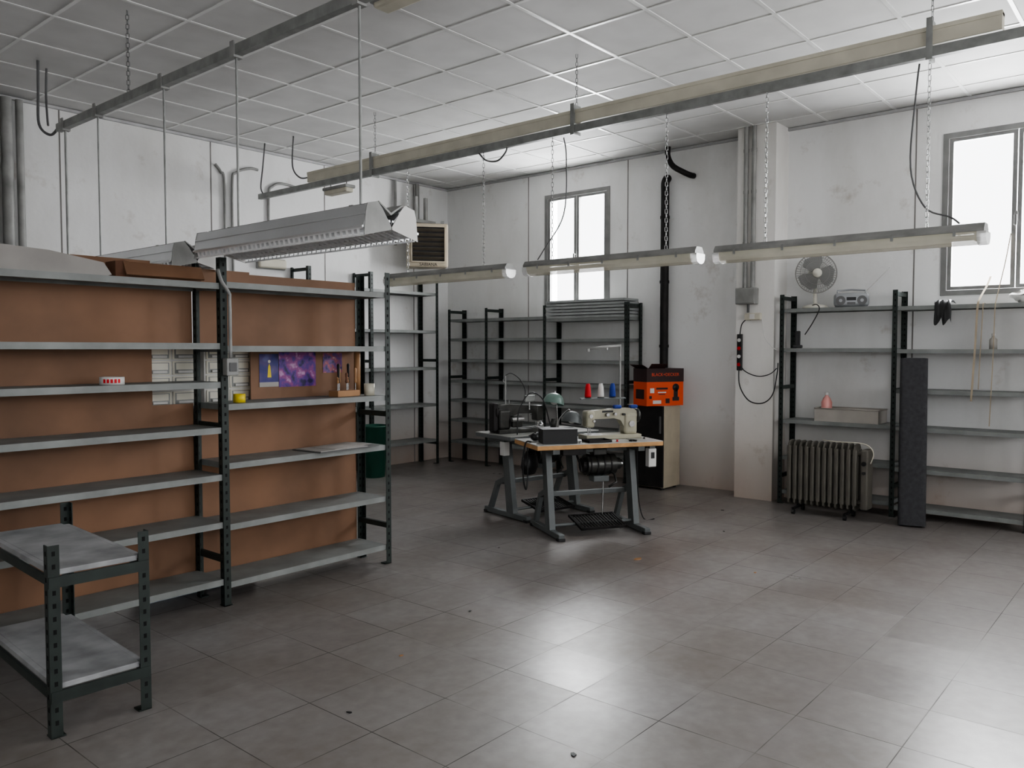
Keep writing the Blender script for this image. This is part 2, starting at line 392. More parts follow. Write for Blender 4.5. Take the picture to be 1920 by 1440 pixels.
RA = rack('dark green two-bay shelving rack with brown hardboard back', (0, 4.23, 0), 0, [1.25, 2.47, 3.69], .31, 2.0,
          [[.16, .49, .765, 1.035, 1.295, 1.515, 1.855], [.135, .47, .825, 1.165, 1.50, 1.865]], braces=[.25, 1.02])
yb0, yb1 = .312, .317
b = MB()
b.bx((1.24, yb0, .08), (2.20, yb1, 1.98), m_hard); b.bx((2.2, yb0, .08), (2.445, yb1, 1.16), m_hard); b.bx((2.2, yb0, 1.485), (2.445, yb1, 1.96), m_hard)
b.obj('back_panel', RA, 'brown hardboard back panel with cut-out')
b = MB(); b.bx((2.83, yb0, .08), (3.66, yb1, 1.945), m_hard); b.bx((2.49, yb0, .08), (2.83, yb1, 1.16), m_hard); b.bx((2.49, yb0, 1.485), (2.83, yb1, 1.96), m_hard)
b.obj('back_panel', RA, 'brown hardboard back panel')
R = root('wall_socket_box', 'grey socket box with bent conduit on rack post', 'socket', (2.49, 4.20, 1.33))
b = MB(); b.box((0, 0, .05), (.075, .05, .10), m_fgrey, None, .006); b.box((0, -.027, .05), (.045, .006, .05), m_cable, None, .002); b.obj('box', R)
b = MB(); b.tube(smooth_path([(0, 0, .1), (0, 0, .42), (-.005, -.0, .47), (-.05, .0, .535), (-.06, .02, .6)]), .010, m_fgrey, 8); b.obj('conduit', R)

for gx, mt in ((2.19, m_white), (2.56, m_white)):
    R = root('small_parts_cabinet', 'white small parts cabinet with labelled drawers behind rack', 'drawer cabinet', (gx, 4.62, 0), 0, 'parts cabinets')
    b = MB(); b.bx((0, .0, 1.14), (.33, .22, 1.52), mt); b.bx((0, .0, 0), (.33, .22, 1.14), m_bluegrey); b.obj('body', R)
    for c in range(2):
        for r_ in range(4):
            x0 = .012+c*.157; z0 = 1.15+r_*.09
            b = MB(); b.bx((x0, -.008, z0), (x0+.148, 0, z0+.08), m_label, .002); b.bx((x0+.012, -.0095, z0+.006), (x0+.136, -.008, z0+.072), m_galv); b.bx((x0+.02, -.011, z0+.03), (x0+.128, -.008, z0+.068), m_label)
            d = b.obj('drawer', R)
            b = MB(); b.bx((x0+.03, -.022, z0+.010), (x0+.118, -.0095, z0+.024), m_white, .002); b.obj('handle', d)

RT = rack('low two-tier dark green rack with dusty grey tops', (1.195, 3.275, 0), math.radians(-3), [0, .335], .91, .74, [[]], name='low_shelving_rack', braces=[])
for z in (.64, .20):
    b = MB(); b.bx((.02, .012, z-.018), (.315, .90, z+.004), m_shelfd, .003); b.bx((-.002, .045, z-.018), (.02, .865, z+.003), m_shelfd); b.bx((.315, .045, z-.018), (.337, .865, z+.003), m_shelfd); b.obj('shelf', RT, 'dusty scratched grey shelf top')
    for a, c in (((-.018, -.004, z-.062), (.353, .011, z-.02)), ((-.018, .90, z-.062), (.353, .914, z-.02)), ((-.016, .012, z-.055), (-.004, .899, z-.02)), ((.339, .012, z-.055), (.351, .899, z-.02))):
        b = MB(); b.bx(a, c, m_post); b.obj('support_beam', RT)

rack('tall dark green rack with grey shelves on end wall', (0, 7.50, 0), 0, [5.42, 6.30, 7.38], .33, 2.4, [[.32, .78, 1.25, 1.72, 2.2], [.32, .78, 1.25, 1.72, 2.2]])
zs = [.29, .57, .83, 1.08, 1.35, 1.62, 1.87]
RD = rack('dark green three-bay rack with grey shelves under small window', (7.60, 7.50, 0), -math.pi/2, [0, .65, 1.58, 2.71], .31, 2.0, [zs, zs, [.29, .57, .83, 1.08, 1.35, 1.60, 1.84]])
me = shelf_mesh(1.085, .296, m_shelfl, .027)
for i in range(6):
    mkobj('metal_shelf', me, None, 'loose grey metal shelf stacked on rack', 'shelf', 'stacked loose shelves', None, (7.604-.010*(i % 2), 5.897, 1.8412+i*.0355), (0, 0, -math.pi/2))
rack('dark green rack with grey shelves by the big window', (7.59, 3.04, 0), -math.pi/2, [0, 1.01, 2.03], .32, 2.0,
     [[.13, .46, .81, 1.49, 1.865], [.10, .44, .80, 1.13, 1.48, 1.855]])

# ------------------------------------------------------------------ rails
def rail(label, x, z, y0, y1, clamps, chains):
    R = root('ceiling_rail', label, 'rail', (x, y0, z))
    L_ = y1-y0; b = MB()
    b.prism([(-.02, 0), (.02, 0), (.02, .055), (.008, .055), (.008, .051), (.016, .051), (.016, .004), (-.016, .004), (-.016, .051), (-.008, .051), (-.008, .055), (-.02, .055)], 'y', 0, L_, m_galv)
    b.obj('rail_profile', R)
    for c in clamps:
        b = MB(); b.prism([(-.028, -.012), (.028, -.012), (.028, .075), (.0205, .075), (.0205, 0), (-.0205, 0), (-.0205, .075), (-.028, .075)], 'y', c-y0-.02, c-y0+.02, m_fgrey)
        b.obj('clamp', R)
    for c in chains:
        b = MB(); b.chain((0, c-y0, .05), (0, c-y0, H-z+.0), m_cable); b.obj('hanging_chain', R)
    return R
rail('grey galvanised lamp rail hung on chains', 2.45, 3.07, -1.5, 6.42, [2.99, 4.03, 4.84, 5.76, 1.8, 6.3], [5.30, 1.9])
rail('grey galvanised lamp rail hung beside ivory trunking', 4.91, 3.07, -2.0, 7.66, [-.6], [-1.2])
R = root('cable_trunking', 'long ivory plastic cable trunking on rail', 'trunking', (4.94, .82, 3.14))
b = MB(); b.bx((-.03, 0, 0), (.03, 6.0, .095), m_ivory, .003); b.obj('duct', R)
b = MB(); b.bx((-.034, 0, .075), (.034, 6.0, .1), m_ivory, .002); b.obj('lid', R)
for c in (.34, 2.73, 5.0):
    b = MB(); b.prism([(-.055, -.08), (.04, -.08), (.04, .135), (-.055, .135)], 'y', c-.008, c+.008, m_galv)
    b.prism([(-.059, -.085), (-.054, -.085), (-.054, .14), (-.059, .14)], 'y', c-.016, c+.016, m_galv); b.obj('bracket', R)
    b = MB(); b.chain((0, c, .13), (0, c, H-3.14), m_cable, .028, .007, .0018); b.obj('hanging_chain', R)

def cable(label, pts, r=.006, m=m_cable, name='hanging_cable', cat='cable', parent=None):
    b = MB(); b.tube(smooth_path(pts), r, m, 6)
    if parent: return b.obj('cord', parent)
    return b.obj(name, None, label, cat)
cable('grey cable loop from ceiling to rail end', [(2.43, 6.72, H), (2.43, 6.73, 3.42), (2.42, 6.70, 3.17), (2.44, 6.55, 3.07), (2.45, 6.43, 3.10)], .010)
cable('second grey cable from ceiling down beside rail', [(2.54, 6.86, H), (2.54, 6.88, 3.45), (2.53, 6.84, 3.28), (2.52, 6.80, 3.20)], .008)
cable('grey cable dropping from ceiling to rail', [(4.91, 7.55, H), (4.9, 7.58, 3.4), (4.9, 7.62, 3.2), (4.91, 7.6, 3.126)], .008)
cable('dark power cable from rail down to tube lamp', [(4.94, 1.22, 3.06), (4.96, 1.24, 2.9), (4.96, 1.26, 2.5), (4.95, 1.18, 2.27), (4.93, 1.05, 2.2), (4.92, 1.0, 2.158)], .005)
cable('dark power cable from rail down to tube lamp', [(4.93, 3.66, 3.06), (4.95, 3.65, 2.9), (4.96, 3.68, 2.5), (4.94, 3.85, 2.25), (4.92, 3.9, 2.168)], .005)
cable('dark cable loop hanging under rail', [(4.91, 4.5, 3.07), (4.91, 4.42, 3.0), (4.91, 4.3, 2.98), (4.91, 4.22, 3.03), (4.91, 4.2, 3.07)], .007)
cable('curved cable from ceiling to trunking end', [(4.95, 7.1, H), (4.95, 7.12, 3.35), (4.95, 7.0, 3.22), (4.95, 6.84, 3.20)], .008)

# ------------------------------------------------------------------ lamps
def gull_lamp(y0, y1, rods, z=2.03):
    R = root('louvre_ceiling_lamp', 'aluminium double-trough louvred fluorescent lamp on rods', 'lamp', (2.45, y0, z), 0, 'louvred lamps'); L_ = y1-y0
    for sg in (-1, 1):
        T = Matrix.Translation((sg*.085, 0, 0)) @ Matrix.Rotation(sg*math.radians(14), 4, 'Y')
        b = MB(); b.T = T
        b.prism([(-.078, 0), (-.05, .055), (-.03, .095), (.03, .095), (.05, .055), (.078, 0), (.074, 0), (.046, .053), (.027, .091), (-.027, .091), (-.046, .053), (-.074, 0)], 'y', 0, L_, m_alu)
        for xx in (-1, 1):
            b.prism([(xx*.079, .0), (xx*.083, .0), (xx*.083, .008), (xx*.076, .010)], 'y', 0, L_, m_alu)
            b.prism([(xx*.052, .053), (xx*.056, .055), (xx*.052, .062), (xx*.047, .061)], 'y', 0, L_, m_alu)
        b.obj('reflector', R)
        b = MB(); b.T = T; n_ = int(L_/.04)
        for k in range(1, n_): b.bx((-.070, k*L_/n_-.002, -.030), (.070, k*L_/n_+.002, .006), m_louv)
        for xx in (-.045, 0, .045): b.bx((xx-.0015, .01, -.028), (xx+.0015, L_-.01, -.004), m_louv)
        for xx in (-.074, .074):
            b.bx((xx-.0015, .01, -.036), (xx+.0015, L_-.01, -.028), m_louv); b.bx((xx-.0015, .01, -.006), (xx+.0015, L_-.01, .002), m_louv)
            for k in range(1, n_): b.bx((xx-.0018, k*L_/n_-.008, -.028), (xx+.0018, k*L_/n_+.008, -.006), m_louv)
        b.obj('louvre_grid', R)
        b = MB(); b.T = T; b.cyl((0, .02, .062), (0, L_-.02, .062), .013, m_tube); b.obj('lamp_tube', R)
        for ye in (-.004, L_):
            b = MB(); b.T = T; b.prism([(-.084, -.034), (-.05, .062), (-.03, .099), (.03, .099), (.05, .062), (.084, -.034)], 'y', ye, ye+.004, m_fgrey if sg < 0 else m_white); b.obj('end_cap', R)
    b = MB(); b.prism([(-.07, .1), (0, .05), (.07, .1), (.07, .106), (0, .062), (-.07, .106)], 'y', .0, L_, m_fgrey); b.obj('centre_channel', R)
    for ry in rods:
        b = MB(); b.bx((-.06, ry-y0-.015, .1), (.06, ry-y0+.015, .112), m_galv); b.cyl((0, ry-y0, .11), (0, ry-y0, 3.06-z), .0065, m_galv, seg=8); b.obj('suspension_rod', R)
gull_lamp(2.78, 4.22, (2.99, 4.03)); gull_lamp(4.48, 6.10, (4.84, 5.76), 2.0)
b = MB(); b.cyl((2.45, 6.3, 3.058), (2.45, 6.3, 0), .009, m_galv); b.obj('conduit_pipe', None, 'thin grey conduit dropping from rail end', 'pipe')

def batten(y0, y1, z, chains):
    R = root('tube_ceiling_lamp', 'grey fluorescent tube lamp with yellowed diffuser on chains', 'lamp', (4.91, y0, z), 0, 'chained tube lamps'); L_ = y1-y0
    b = MB(); b.prism([(-.060, .012), (-.060, .026), (-.036, .056), (.036, .056), (.060, .026), (.060, .012)], 'y', .01, L_-.01, m_fgrey); b.obj('housing', R)
    b = MB(); b.prism([(-.058, .011), (.058, .011), (.057, -.018), (.044, -.042), (.016, -.054), (-.016, -.054), (-.044, -.042), (-.057, -.018)], 'y', .045, L_-.045, m_ivory2, False); b.obj('diffuser', R)
    b = MB(); b.cyl((0, .05, -.014), (0, L_-.05, -.014), .015, m_tube); b.obj('lamp_tube', R)
    for ye, s_ in ((.0, 1), (L_, -1)):
        b = MB(); b.prism([(-.060, .011), (.060, .011), (.059, -.020), (.045, -.045), (.016, -.057), (-.016, -.057), (-.045, -.045), (-.059, -.020)], 'y', ye, ye+s_*.044, m_endc); b.obj('end_cap', R)
        b = MB(); b.box((0, ye+s_*.055, -.012), (.04, .016, .045), m_white, None, .003); b.obj('lamp_holder', R)
    for k in range(5):
        yy = .15+k*(L_-.3)/4
        for sx in (-1, 1):
            b = MB(); b.bx((sx*.0585, yy-.007, -.008), (sx*.064, yy+.007, .028), m_galv); b.obj('clip', R)
    for c in chains:
        b = MB(); b.chain((0, c-y0, .055), (0, c-y0, 3.07-z), m_steel, .03, .008, .0022); b.obj('hanging_chain', R)
batten(.86, 2.41, 2.09, (1.16, 2.08)); batten(2.52, 4.00, 2.10, (2.78, 3.75)); batten(4.16, 5.62, 2.10, (4.45, 5.35))

def bulkhead(label, loc, rz):
    R = root('bulkhead_lamp', label, 'lamp', loc, rz)
    b = MB(); b.box((0, 0, 0), (.36, .12, .03), m_fgrey, None, .008); b.obj('base', R)
    b = MB(); b.box((0, 0, -.03), (.34, .10, .05), m_ivory, None, .015); b.obj('diffuser', R)
    return R
R = bulkhead('small yellowed emergency lamp hung under rail', (4.91, 6.32, 3.02), math.pi/2)
for xx in (-.12, .12): part('hanger', R, lambda b: b.cyl((xx, 0, .01), (xx, 0, .058), .006, m_galv))
R = bulkhead('small emergency lamp on end wall', (5.15, YW-.016, 2.42), 0); R.rotation_euler = (-math.pi/2, 0, 0)
R = root('ceiling_tube_lamp', 'ivory surface-mounted tube lamp under ceiling', 'lamp', (3.36, 3.62, H-.0), 0)
b = MB(); b.box((0, 0, -.035), (.15, .60, .06), m_fgrey, None, .012); b.obj('housing', R)
b = MB(); b.box((0, 0, -.07), (.13, .56, .05), m_ivory, None, .02); b.obj('diffuser', R)

# ------------------------------------------------------------------ wall fittings
for i, (xx, r_) in enumerate(((2.30, .05), (2.44, .045), (2.56, .045), (2.66, .03))):
    b = MB(); b.cyl((xx, YW-.055, 0), (xx, YW-.055, H-.031), r_, m_fgrey, seg=16); b.obj('conduit_pipe', None, 'grey vertical conduit pipe on end wall', 'pipe', 'vertical wall pipes')
for pts in ([(4.69, YW-.02, 0), (4.69, YW-.02, 2.2), (4.69, YW-.02, 3.2), (4.74, YW-.02, 3.35), (4.9, YW-.02, 3.42), (5.0, YW-.02, 3.42)], [(5.13, YW-.02, 2.49), (5.13, YW-.02, 3.15), (5.18, YW-.02, 3.27), (5.3, YW-.02, 3.32), (5.55, YW-.02, 3.30)], [(4.60, YW-.02, 0), (4.60, YW-.02, 2.2), (4.60, YW-.02, 3.2), (4.56, YW-.02, 3.33), (4.5, YW-.02, 3.40)]):
    b = MB(); b.tube(smooth_path(pts), .014, m_fgrey, 8); b.obj('conduit_pipe', None, 'thin bent grey conduit on end wall', 'pipe', 'bent wall conduits')
for yy in (3.42, 3.34):
    b = MB(); b.cyl((7.595, yy, 2.08), (7.595, yy, H), .022, m_fgrey)
    for zz in (2.5, 3.0, 3.4): b.cyl((7.595, yy, zz), (7.595, yy, zz+.03), .026, m_fgrey)
    b.obj('conduit_pipe', None, 'grey conduit pipe down the pillar', 'pipe', 'pillar pipes')
R = root('junction_box', 'grey electrical junction box on pillar', 'junction box', (7.57, 3.385, 1.92))
part('box', R, lambda b: b.box((0, 0, .08), (.10, .20, .16), m_fgrey, None, .008))
part('lid', R, lambda b: b.box((-.053, 0, .08), (.006, .18, .14), m_fgrey, None, .002))
part('outlet_conduit', R, lambda b: b.cyl((.03, 0, 0), (.03, 0, -.08), .012, m_cable))
R = root('wall_socket', 'small ivory wall socket on pillar', 'socket', (7.595, 3.33, 1.765))
part('body', R, lambda b: b.box((0, 0, .035), (.05, .16, .07), m_ivory, None, .008))
part('outlet', R, lambda b: b.box((-.028, 0, .035), (.006, .05, .05), m_white, None, .002))
R = root('power_strip', 'black power strip hanging by its cable on pillar', 'power strip', (7.585, 3.46, 1.28))
b = MB(); b.box((0, 0, .17), (.035, .05, .36), m_black, None, .006); b.obj('body', R)
for k in range(4):
    b = MB(); b.cyl((-.0175, 0, .05+k*.08), (-.022, 0, .05+k*.08), .018, m_white if k % 2 else m_red, seg=12); b.obj('socket', R)
b = MB(); b.tube(smooth_path([(0, 0, .35), (.0, -.02, .45), (0, -.08, .50), (0, -.11, .485)]), .005, m_black); b.obj('cord', R)
o3 = Vector((7.585, 3.46, 1.28))
for pts, r_ in (([(7.57, 3.46, 1.30), (7.55, 3.44, 1.12), (7.54, 3.34, .98), (7.54, 3.2, .96), (7.54, 3.1, 1.05), (7.555, 3.065, 1.25), (7.56, 3.06, 1.35)], .006), ([(7.57, 3.46, 1.40), (7.54, 3.40, 1.28), (7.54, 3.26, 1.22), (7.55, 3.14, 1.24), (7.56, 3.07, 1.3)], .005)):
    cable('', [Vector(p)-o3 for p in pts], r_, m_black, parent=R)
cable('white cable sagging across pillar', [(7.59, 3.24, 1.78), (7.57, 3.2, 1.6), (7.57, 3.12, 1.5), (7.57, 3.07, 1.47)], .004, m_white)
b = MB(); b.cyl((7.87, 4.47, 0), (7.87, 4.47, 3.20), .045, m_blackm, seg=18)
for zz in (1.5, 2.2, 2.9): b.cyl((7.87, 4.47, zz), (7.87, 4.47, zz+.03), .052, m_blackm, seg=18)
b.tube(smooth_path([(7.87, 4.47, 3.2), (7.87, 4.47, 3.28), (7.90, 4.47, 3.33), (7.93, 4.47, 3.34)]), .045, m_blackm, 14)
b.obj('stove_pipe', None, 'black iron stove pipe fixed to the wall', 'pipe')
b = MB(); b.tube(smooth_path([(7.93, 4.16, 3.33), (7.86, 4.17, 3.33), (7.80, 4.22, 3.36), (7.80, 4.34, 3.44), (7.80, 4.40, 3.55), (7.80, 4.40, H)]), .030, m_blackm, 12); b.obj('stove_pipe_elbow', None, 'black corrugated pipe elbow at the ceiling', 'pipe')

# fan heater
R = root('wall_fan_heater', 'cream fan heater with louvred front on wall bracket', 'heater', (7.10, 7.38, 2.50), math.radians(-38))
b = MB(); b.box((0, .06, .27), (.50, .28, .54), m_cream, None, .02); b.obj('body', R)
b = MB(); b.box((0, -.082, .28), (.40, .006, .42), m_blackm, None, .001); b.obj('grille_recess', R)
for k in range(7):
    b = MB(); b.box((0, -.10, .105+k*.058), (.39, .045, .006), m_dkbrown, Matrix.Rotation(math.radians(-38), 3, 'X')); b.obj('louvre', R)
b = MB()
b.bx((-.215, -.11, .06), (-.20, -.08, .50), m_cream); b.bx((.20, -.11, .06), (.215, -.08, .50), m_cream); b.bx((-.215, -.11, .49), (.215, -.08, .505), m_cream); b.bx((-.215, -.11, .055), (.215, -.08, .07), m_cream); b.obj('grille_frame', R)
text('SABIANA', .055, m_black, R, (0, -.0815, .03), (math.pi/2, 0, 0))
for xx in (-.2, .2): part('mounting_lug', R, lambda b: b.bx((xx-.02, .1, .53), (xx+.02, .14, .60), m_galv))
R = root('heater_bracket', 'grey steel bracket with conduits above heater', 'bracket', (7.10, 7.56, 3.0))
for a, c in (((-.25, -.02, .08), (.30, .02, .12)), ((-.25, .02, .08), (-.21, .29, .12)), ((.26, .02, .08), (.30, .29, .12)), ((-.05, -.02, .12), (-.01, .02, .4)), ((.12, -.02, .12), (.16, .02, .4))):
    part('bracket_arm', R, lambda b: b.bx(a, c, m_fgrey))
part('conduit', R, lambda b: b.cyl((.20, .22, -.3), (.20, .22, .619), .03, m_fgrey)); part('conduit', R, lambda b: b.cyl((-.15, .25, -.2), (-.15, .25, .619), .02, m_fgrey))

# ------------------------------------------------------------------ things on rack A
b = MB()
b.prism([(1.30, 1.857), (1.86, 1.857), (1.90, 1.87), (1.86, 1.93), (1.6, 1.97), (1.30, 1.985)], 'y', 4.34, 4.36, m_dullw)
b.obj('white_cardboard_sheet', None, 'bent dull white cardboard standing on rack top', 'cardboard')
b = MB(); b.prism([(-.24, 0), (.24, 0), (.24, .035), (-.20, .095), (-.24, .09)], 'y', -.02, .10, m_cardb); b.box((.02, -.035, .052), (.44, .012, .08), m_hard, Matrix.Rotation(-.5, 3, 'X')); b.obj('cardboard_box', None, 'low flattened brown cardboard box on rack top', 'box', loc=(2.17, 4.385, 1.857))
def roll(loc, r, h, m, label, name, ri=.6, extra=None):
    b = MB(); b.lathe([(r*ri, 0), (r, 0), (r, h), (r*ri, h), (r*ri, 0)], m)
    if extra:
        for a in range(5):
            aa = -2.6+a*.3; b.box((math.cos(aa)*(r+.0004), math.sin(aa)*(r+.0004), h*.5), (.001, .012, h*.5), extra, Matrix.Rotation(aa, 3, 'Z'))
    return b.obj(name, None, label, 'tape', loc=loc)
roll((1.88, 4.32, 1.296), .06, .04, m_white, 'white tape roll with red print on shelf', 'tape_roll', .75, m_red)
roll((2.62, 4.33, 1.166), .035, .05, m_yellow, 'yellow tape roll on grey shelf', 'tape_roll')
b = MB(); b.lathe([(0, 0), (.035, 0), (.037, .08), (.032, .08), (.03, .005), (0, .005)], m_ivory); b.obj('cup', None, 'small beige cup on grey shelf', 'cup', loc=(3.60, 4.32, 1.166))
b = MB(); b.lathe([(.016, 0), (.022, 0), (.022, .31), (.016, .31), (.016, 0)], m_stick); b.obj('cardboard_tube', None, 'brown cardboard tube standing on shelf', 'tube', loc=(3.61, 4.46, 1.166))
R = root('tool_block', 'wooden block holding awls and screwdrivers', 'tool holder', (3.42, 4.36, 1.166), .1)
b = MB(); b.box((0, 0, .02), (.20, .09, .04), m_stick, None, .003); b.obj('block', R)
for k in range(7):
    hx = -.08+k*.027; hh = .12+.03*((k*7) % 4); yy = .02*((k % 3)-1)
    b = MB(); b.cyl((hx, yy, .04), (hx, yy, .09), .003, m_steel, seg=6); b.lathe([(0, .085), (.008, .09), (.010, .1), (.007, .12), (.010, hh), (0, hh+.012)], [m_stick, m_blackm, m_stick, m_cardb][k % 4], (hx, yy, 0), None, 8); b.obj('awl', R)
R = root('paper_folder', 'dark folder with white sheets on shelf', 'paper', (3.34, 4.38, .826), .06)
b = MB(); b.box((0, -.03, .003), (.50, .28, .006), m_cable); b.obj('cover', R)
part('sheet', R, lambda b: b.box((-.04, -.035, .0075), (.40, .25, .003), m_dullw)); part('sheet', R, lambda b: b.box((.05, -.02, .0105), (.36, .22, .002), m_dullw, Matrix.Rotation(.12, 3, 'Z')))
p1 = poster_mat('poster_blue', [(.012, .012, .09), (.03, .03, .18), (.08, .06, .2), (.12, .12, .3)], 9)
p2 = poster_mat('poster_purple', [(.015, .01, .07), (.09, .03, .24), (.25, .05, .22), (.45, .25, .45)], 20)
p3 = poster_mat('poster_collage', [(.03, .03, .10), (.14, .07, .22), (.35, .09, .12), (.45, .45, .5)], 30)
for (x0, x1, z0, z1, mm, ll) in ((2.89, 3.03, 1.24, 1.45, p1, 'blue poster with yellow figure on hardboard'), (3.034, 3.32, 1.235, 1.46, p2, 'purple collage poster pinned on hardboard'), (3.38, 3.54, 1.32, 1.455, p3, 'small dark collage poster on hardboard')):
    b = MB(); yo = -.0115
    b.bx((x0, 4.5500+yo, z0), (x1, 4.5516+yo, z1), mm)
    if mm is p1:
        b.prism([(x0+.058, z0+.06), (x0+.086, z0+.06), (x0+.080, z0+.13), (x0+.072, z0+.15), (x0+.064, z0+.13)], 'y', 4.5492+yo, 4.55+yo, m_yellow)
        b.bx((x0+.0, 4.5492+yo, z0+.0), (x0+.14, 4.55+yo, z0+.03), m_dullw); b.cyl((x0+.072, 4.5492+yo, z0+.162), (x0+.072, 4.55+yo, z0+.162), .010, m_label)
    b.obj('poster', None, ll, 'poster')

# ------------------------------------------------------------------ sewing tables
def sewing_table(label, loc, rz, L_, D_, legx, top, edge, treadle=True):
    R = root('sewing_table', label, 'table', loc, rz)
    b = MB(); b.box((0, 0, .718), (L_, D_, .034), edge, None, .004); b.box((0, 0, .7375), (L_-.002, D_-.002, .006), top, None, .002); b.obj('table_top', R)
    for x in legx:
        b = MB(); b.box((x, -.02, .03), (.05, .64, .045), m_leg, None, .006)
        b.prism([(-.15, .052), (-.05, .052), (.03, .66), (-.06, .66)], 'x', x-.025, x+.025, m_leg)
        b.prism([(.20, .052), (.25, .052), (.13, .30), (-.01, .36), (-.01, .31), (.10, .27)], 'x', x-.018, x+.018, m_leg)
        b.box((x, 0, .68), (.06, D_*.85, .042), m_leg, None, .004)
        for yy in (-.32, .28): b.box((x, yy, .012), (.06, .05, .024), m_black, None, .004)
        b.obj('leg', R)
    part('crossbar', R, lambda b: b.box((0, .06, .30), (legx[1]-legx[0], .05, .035), m_leg, None, .003)); part('crossbar', R, lambda b: b.box((0, .0, .655), (legx[1]-legx[0], .03, .03), m_leg, None, .003))
    if treadle:
        T = Matrix.Translation((.04, -.10, .085)) @ Matrix.Rotation(math.radians(12), 4, 'X')
        b = MB(); b.T = T
        b.bx((-.20, -.14, -.008), (.20, -.125, .012), m_blackm); b.bx((-.20, .125, -.008), (.20, .14, .012), m_blackm); b.bx((-.20, -.14, -.008), (-.185, .14, .012), m_blackm); b.bx((.185, -.14, -.008), (.20, .14, .012), m_blackm)
        for k in range(14): b.bx((-.18+k*.027, -.125, -.004), (-.18+k*.027+.014, .125, .006), m_blackm)
        b.T = Matrix.Identity(4); b.obj('treadle', R)
        part('treadle_shaft', R, lambda b: b.cyl((legx[0], -.10, .075), (legx[1], -.10, .075), .012, m_leg))
        b = MB(); b.cyl((.14, .02, .10), (.16, .04, .50), .006, m_steel, seg=8); b.obj('pitman_rod', R)
        b = MB(); b.cyl((-.02, .02, .53), (.24, .02, .53), .085, m_machd, seg=24); b.cyl((-.05, .02, .53), (-.02, .02, .53), .06, m_blackm, seg=20); b.cyl((.24, .02, .53), (.29, .02, .53), .05, m_machd, seg=20); b.cyl((.29, .02, .53), (.31, .02, .53), .035, m_steel, seg=20)
        b.box((.1, .02, .64), (.12, .10, .06), m_machd, None, .01)
        for k in range(4): b.cyl((.0+k*.06, .02, .53), (.012+k*.06, .02, .53), .089, m_blackm, seg=24)
        b.box((.1, .0, .42), (.14, .1, .05), m_leg, None, .008); b.obj('motor', R)
        part('drive_lever', R, lambda b: b.tube([(.16, .0, .50), (.20, -.08, .46), (.20, -.12, .40), (.14, -.10, .36)], .010, m_machd, 8))
        part('knee_lifter', R, lambda b: b.tube(smooth_path([(-.1, .05, .70), (-.12, -.05, .62), (-.12, -.12, .55), (-.12, -.14, .50)]), .009, m_blackm, 8))
        part('oil_pan', R, lambda b: b.box((.05, .03, .685), (.46, .18, .03), m_blackm, None, .008))
        part('drawer', R, lambda b: b.box((-.22, -.13, .675), (.20, .22, .05), m_blackm, None, .006))
    return R
T1 = sewing_table('industrial sewing table with grey top and plywood edge', (5.458, 3.796, 0), math.radians(-31), 1.09, .54, (-.37, .37), m_lam, m_wood)
part('motor_switch', T1, lambda b: (b.box((.47, -.2, .60), (.07, .06, .15), m_white, None, .006), b.box((.47, -.232, .62), (.03, .006, .05), m_black), b.box((.47, -.2, .688), (.05, .05, .03), m_leg)))
T2 = sewing_table('industrial sewing table with worn grey top', (5.76, 4.56, 0), math.radians(-14), 1.0, .54, (-.36, .36), m_lam, m_leg)
part('motor_switch', T2, lambda b: (b.box((-.44, -.1, .62), (.06, .07, .12), m_white, None, .006), b.box((-.44, -.1, .685), (.05, .05, .03), m_leg)))

def sewing_machine(label, tab, lx, ly, rz, body, wheel):
    mat = Matrix.Translation(tab.location) @ Matrix.Rotation(tab.rotation_euler.z, 4, 'Z')
    p = mat @ Vector((lx, ly, .741))
    R = root('sewing_machine', label, 'sewing machine', p, tab.rotation_euler.z+rz)
    b = MB(); b.box((0, 0, .018), (.50, .18, .036), body, None, .006); b.box((-.16, 0, .0375), (.12, .14, .003), m_steel); b.obj('bed', R)
    b = MB()
    b.box((.17, 0, .12), (.12, .11, .18), body, None, .025, 3)
    b.prism([(.225, .15), (.232, .19), (.225, .225), (.20, .245), (.12, .252), (.0, .245), (-.12, .238), (-.20, .23), (-.22, .21), (-.22, .165), (-.10, .165), (.02, .168), (.08, .15), (.11, .10)], 'y', -.04, .04, body)
    b.obj('arm', R)
    b = MB(); b.box((-.195, 0, .165), (.075, .095, .14), body, None, .016, 3); b.cyl((-.195, -.047, .19), (-.195, -.06, .19), .016, m_steel); b.cyl((-.17, -.047, .15), (-.17, -.065, .15), .010, m_steel); b.obj('head', R)
    part('needle_bar', R, lambda b: (b.cyl((-.20, 0, .10), (-.20, 0, .045), .005, m_steel), b.cyl((-.20, 0, .05), (-.20, 0, .025), .0012, m_steel)))
    part('presser_foot', R, lambda b: (b.cyl((-.18, 0, .10), (-.18, 0, .045), .004, m_steel), b.box((-.185, -.01, .045), (.03, .04, .005), m_steel)))
    b = MB(); b.lathe([(0, 0), (.05, 0), (.06, .008), (.06, .022), (.05, .03), (.02, .03), (.018, .045), (0, .045)], wheel, (.232, 0, .185), Matrix.Rotation(math.pi/2, 3, 'Y'), 24); b.obj('handwheel', R)
    part('thread_pin', R, lambda b: b.cyl((.1, 0, .245), (.1, 0, .29), .004, m_steel))
    for (x0, z0, r_, mt) in ((-.05, .20, .014, m_steel), (.02, .205, .012, m_steel), (.17, .12, .026, m_steel), (.10, .20, .010, m_black)):
        part('knob', R, lambda b: b.cyl((x0, -.038, z0), (x0, -.072, z0), r_, mt))
    part('name_plate', R, lambda b: b.box((-.04, -.0405, .225), (.10, .002, .016), m_black))
    return R
M1 = sewing_machine('ivory industrial sewing machine with dark handwheel', T1, .22, .05, 0, m_mach, m_machd)
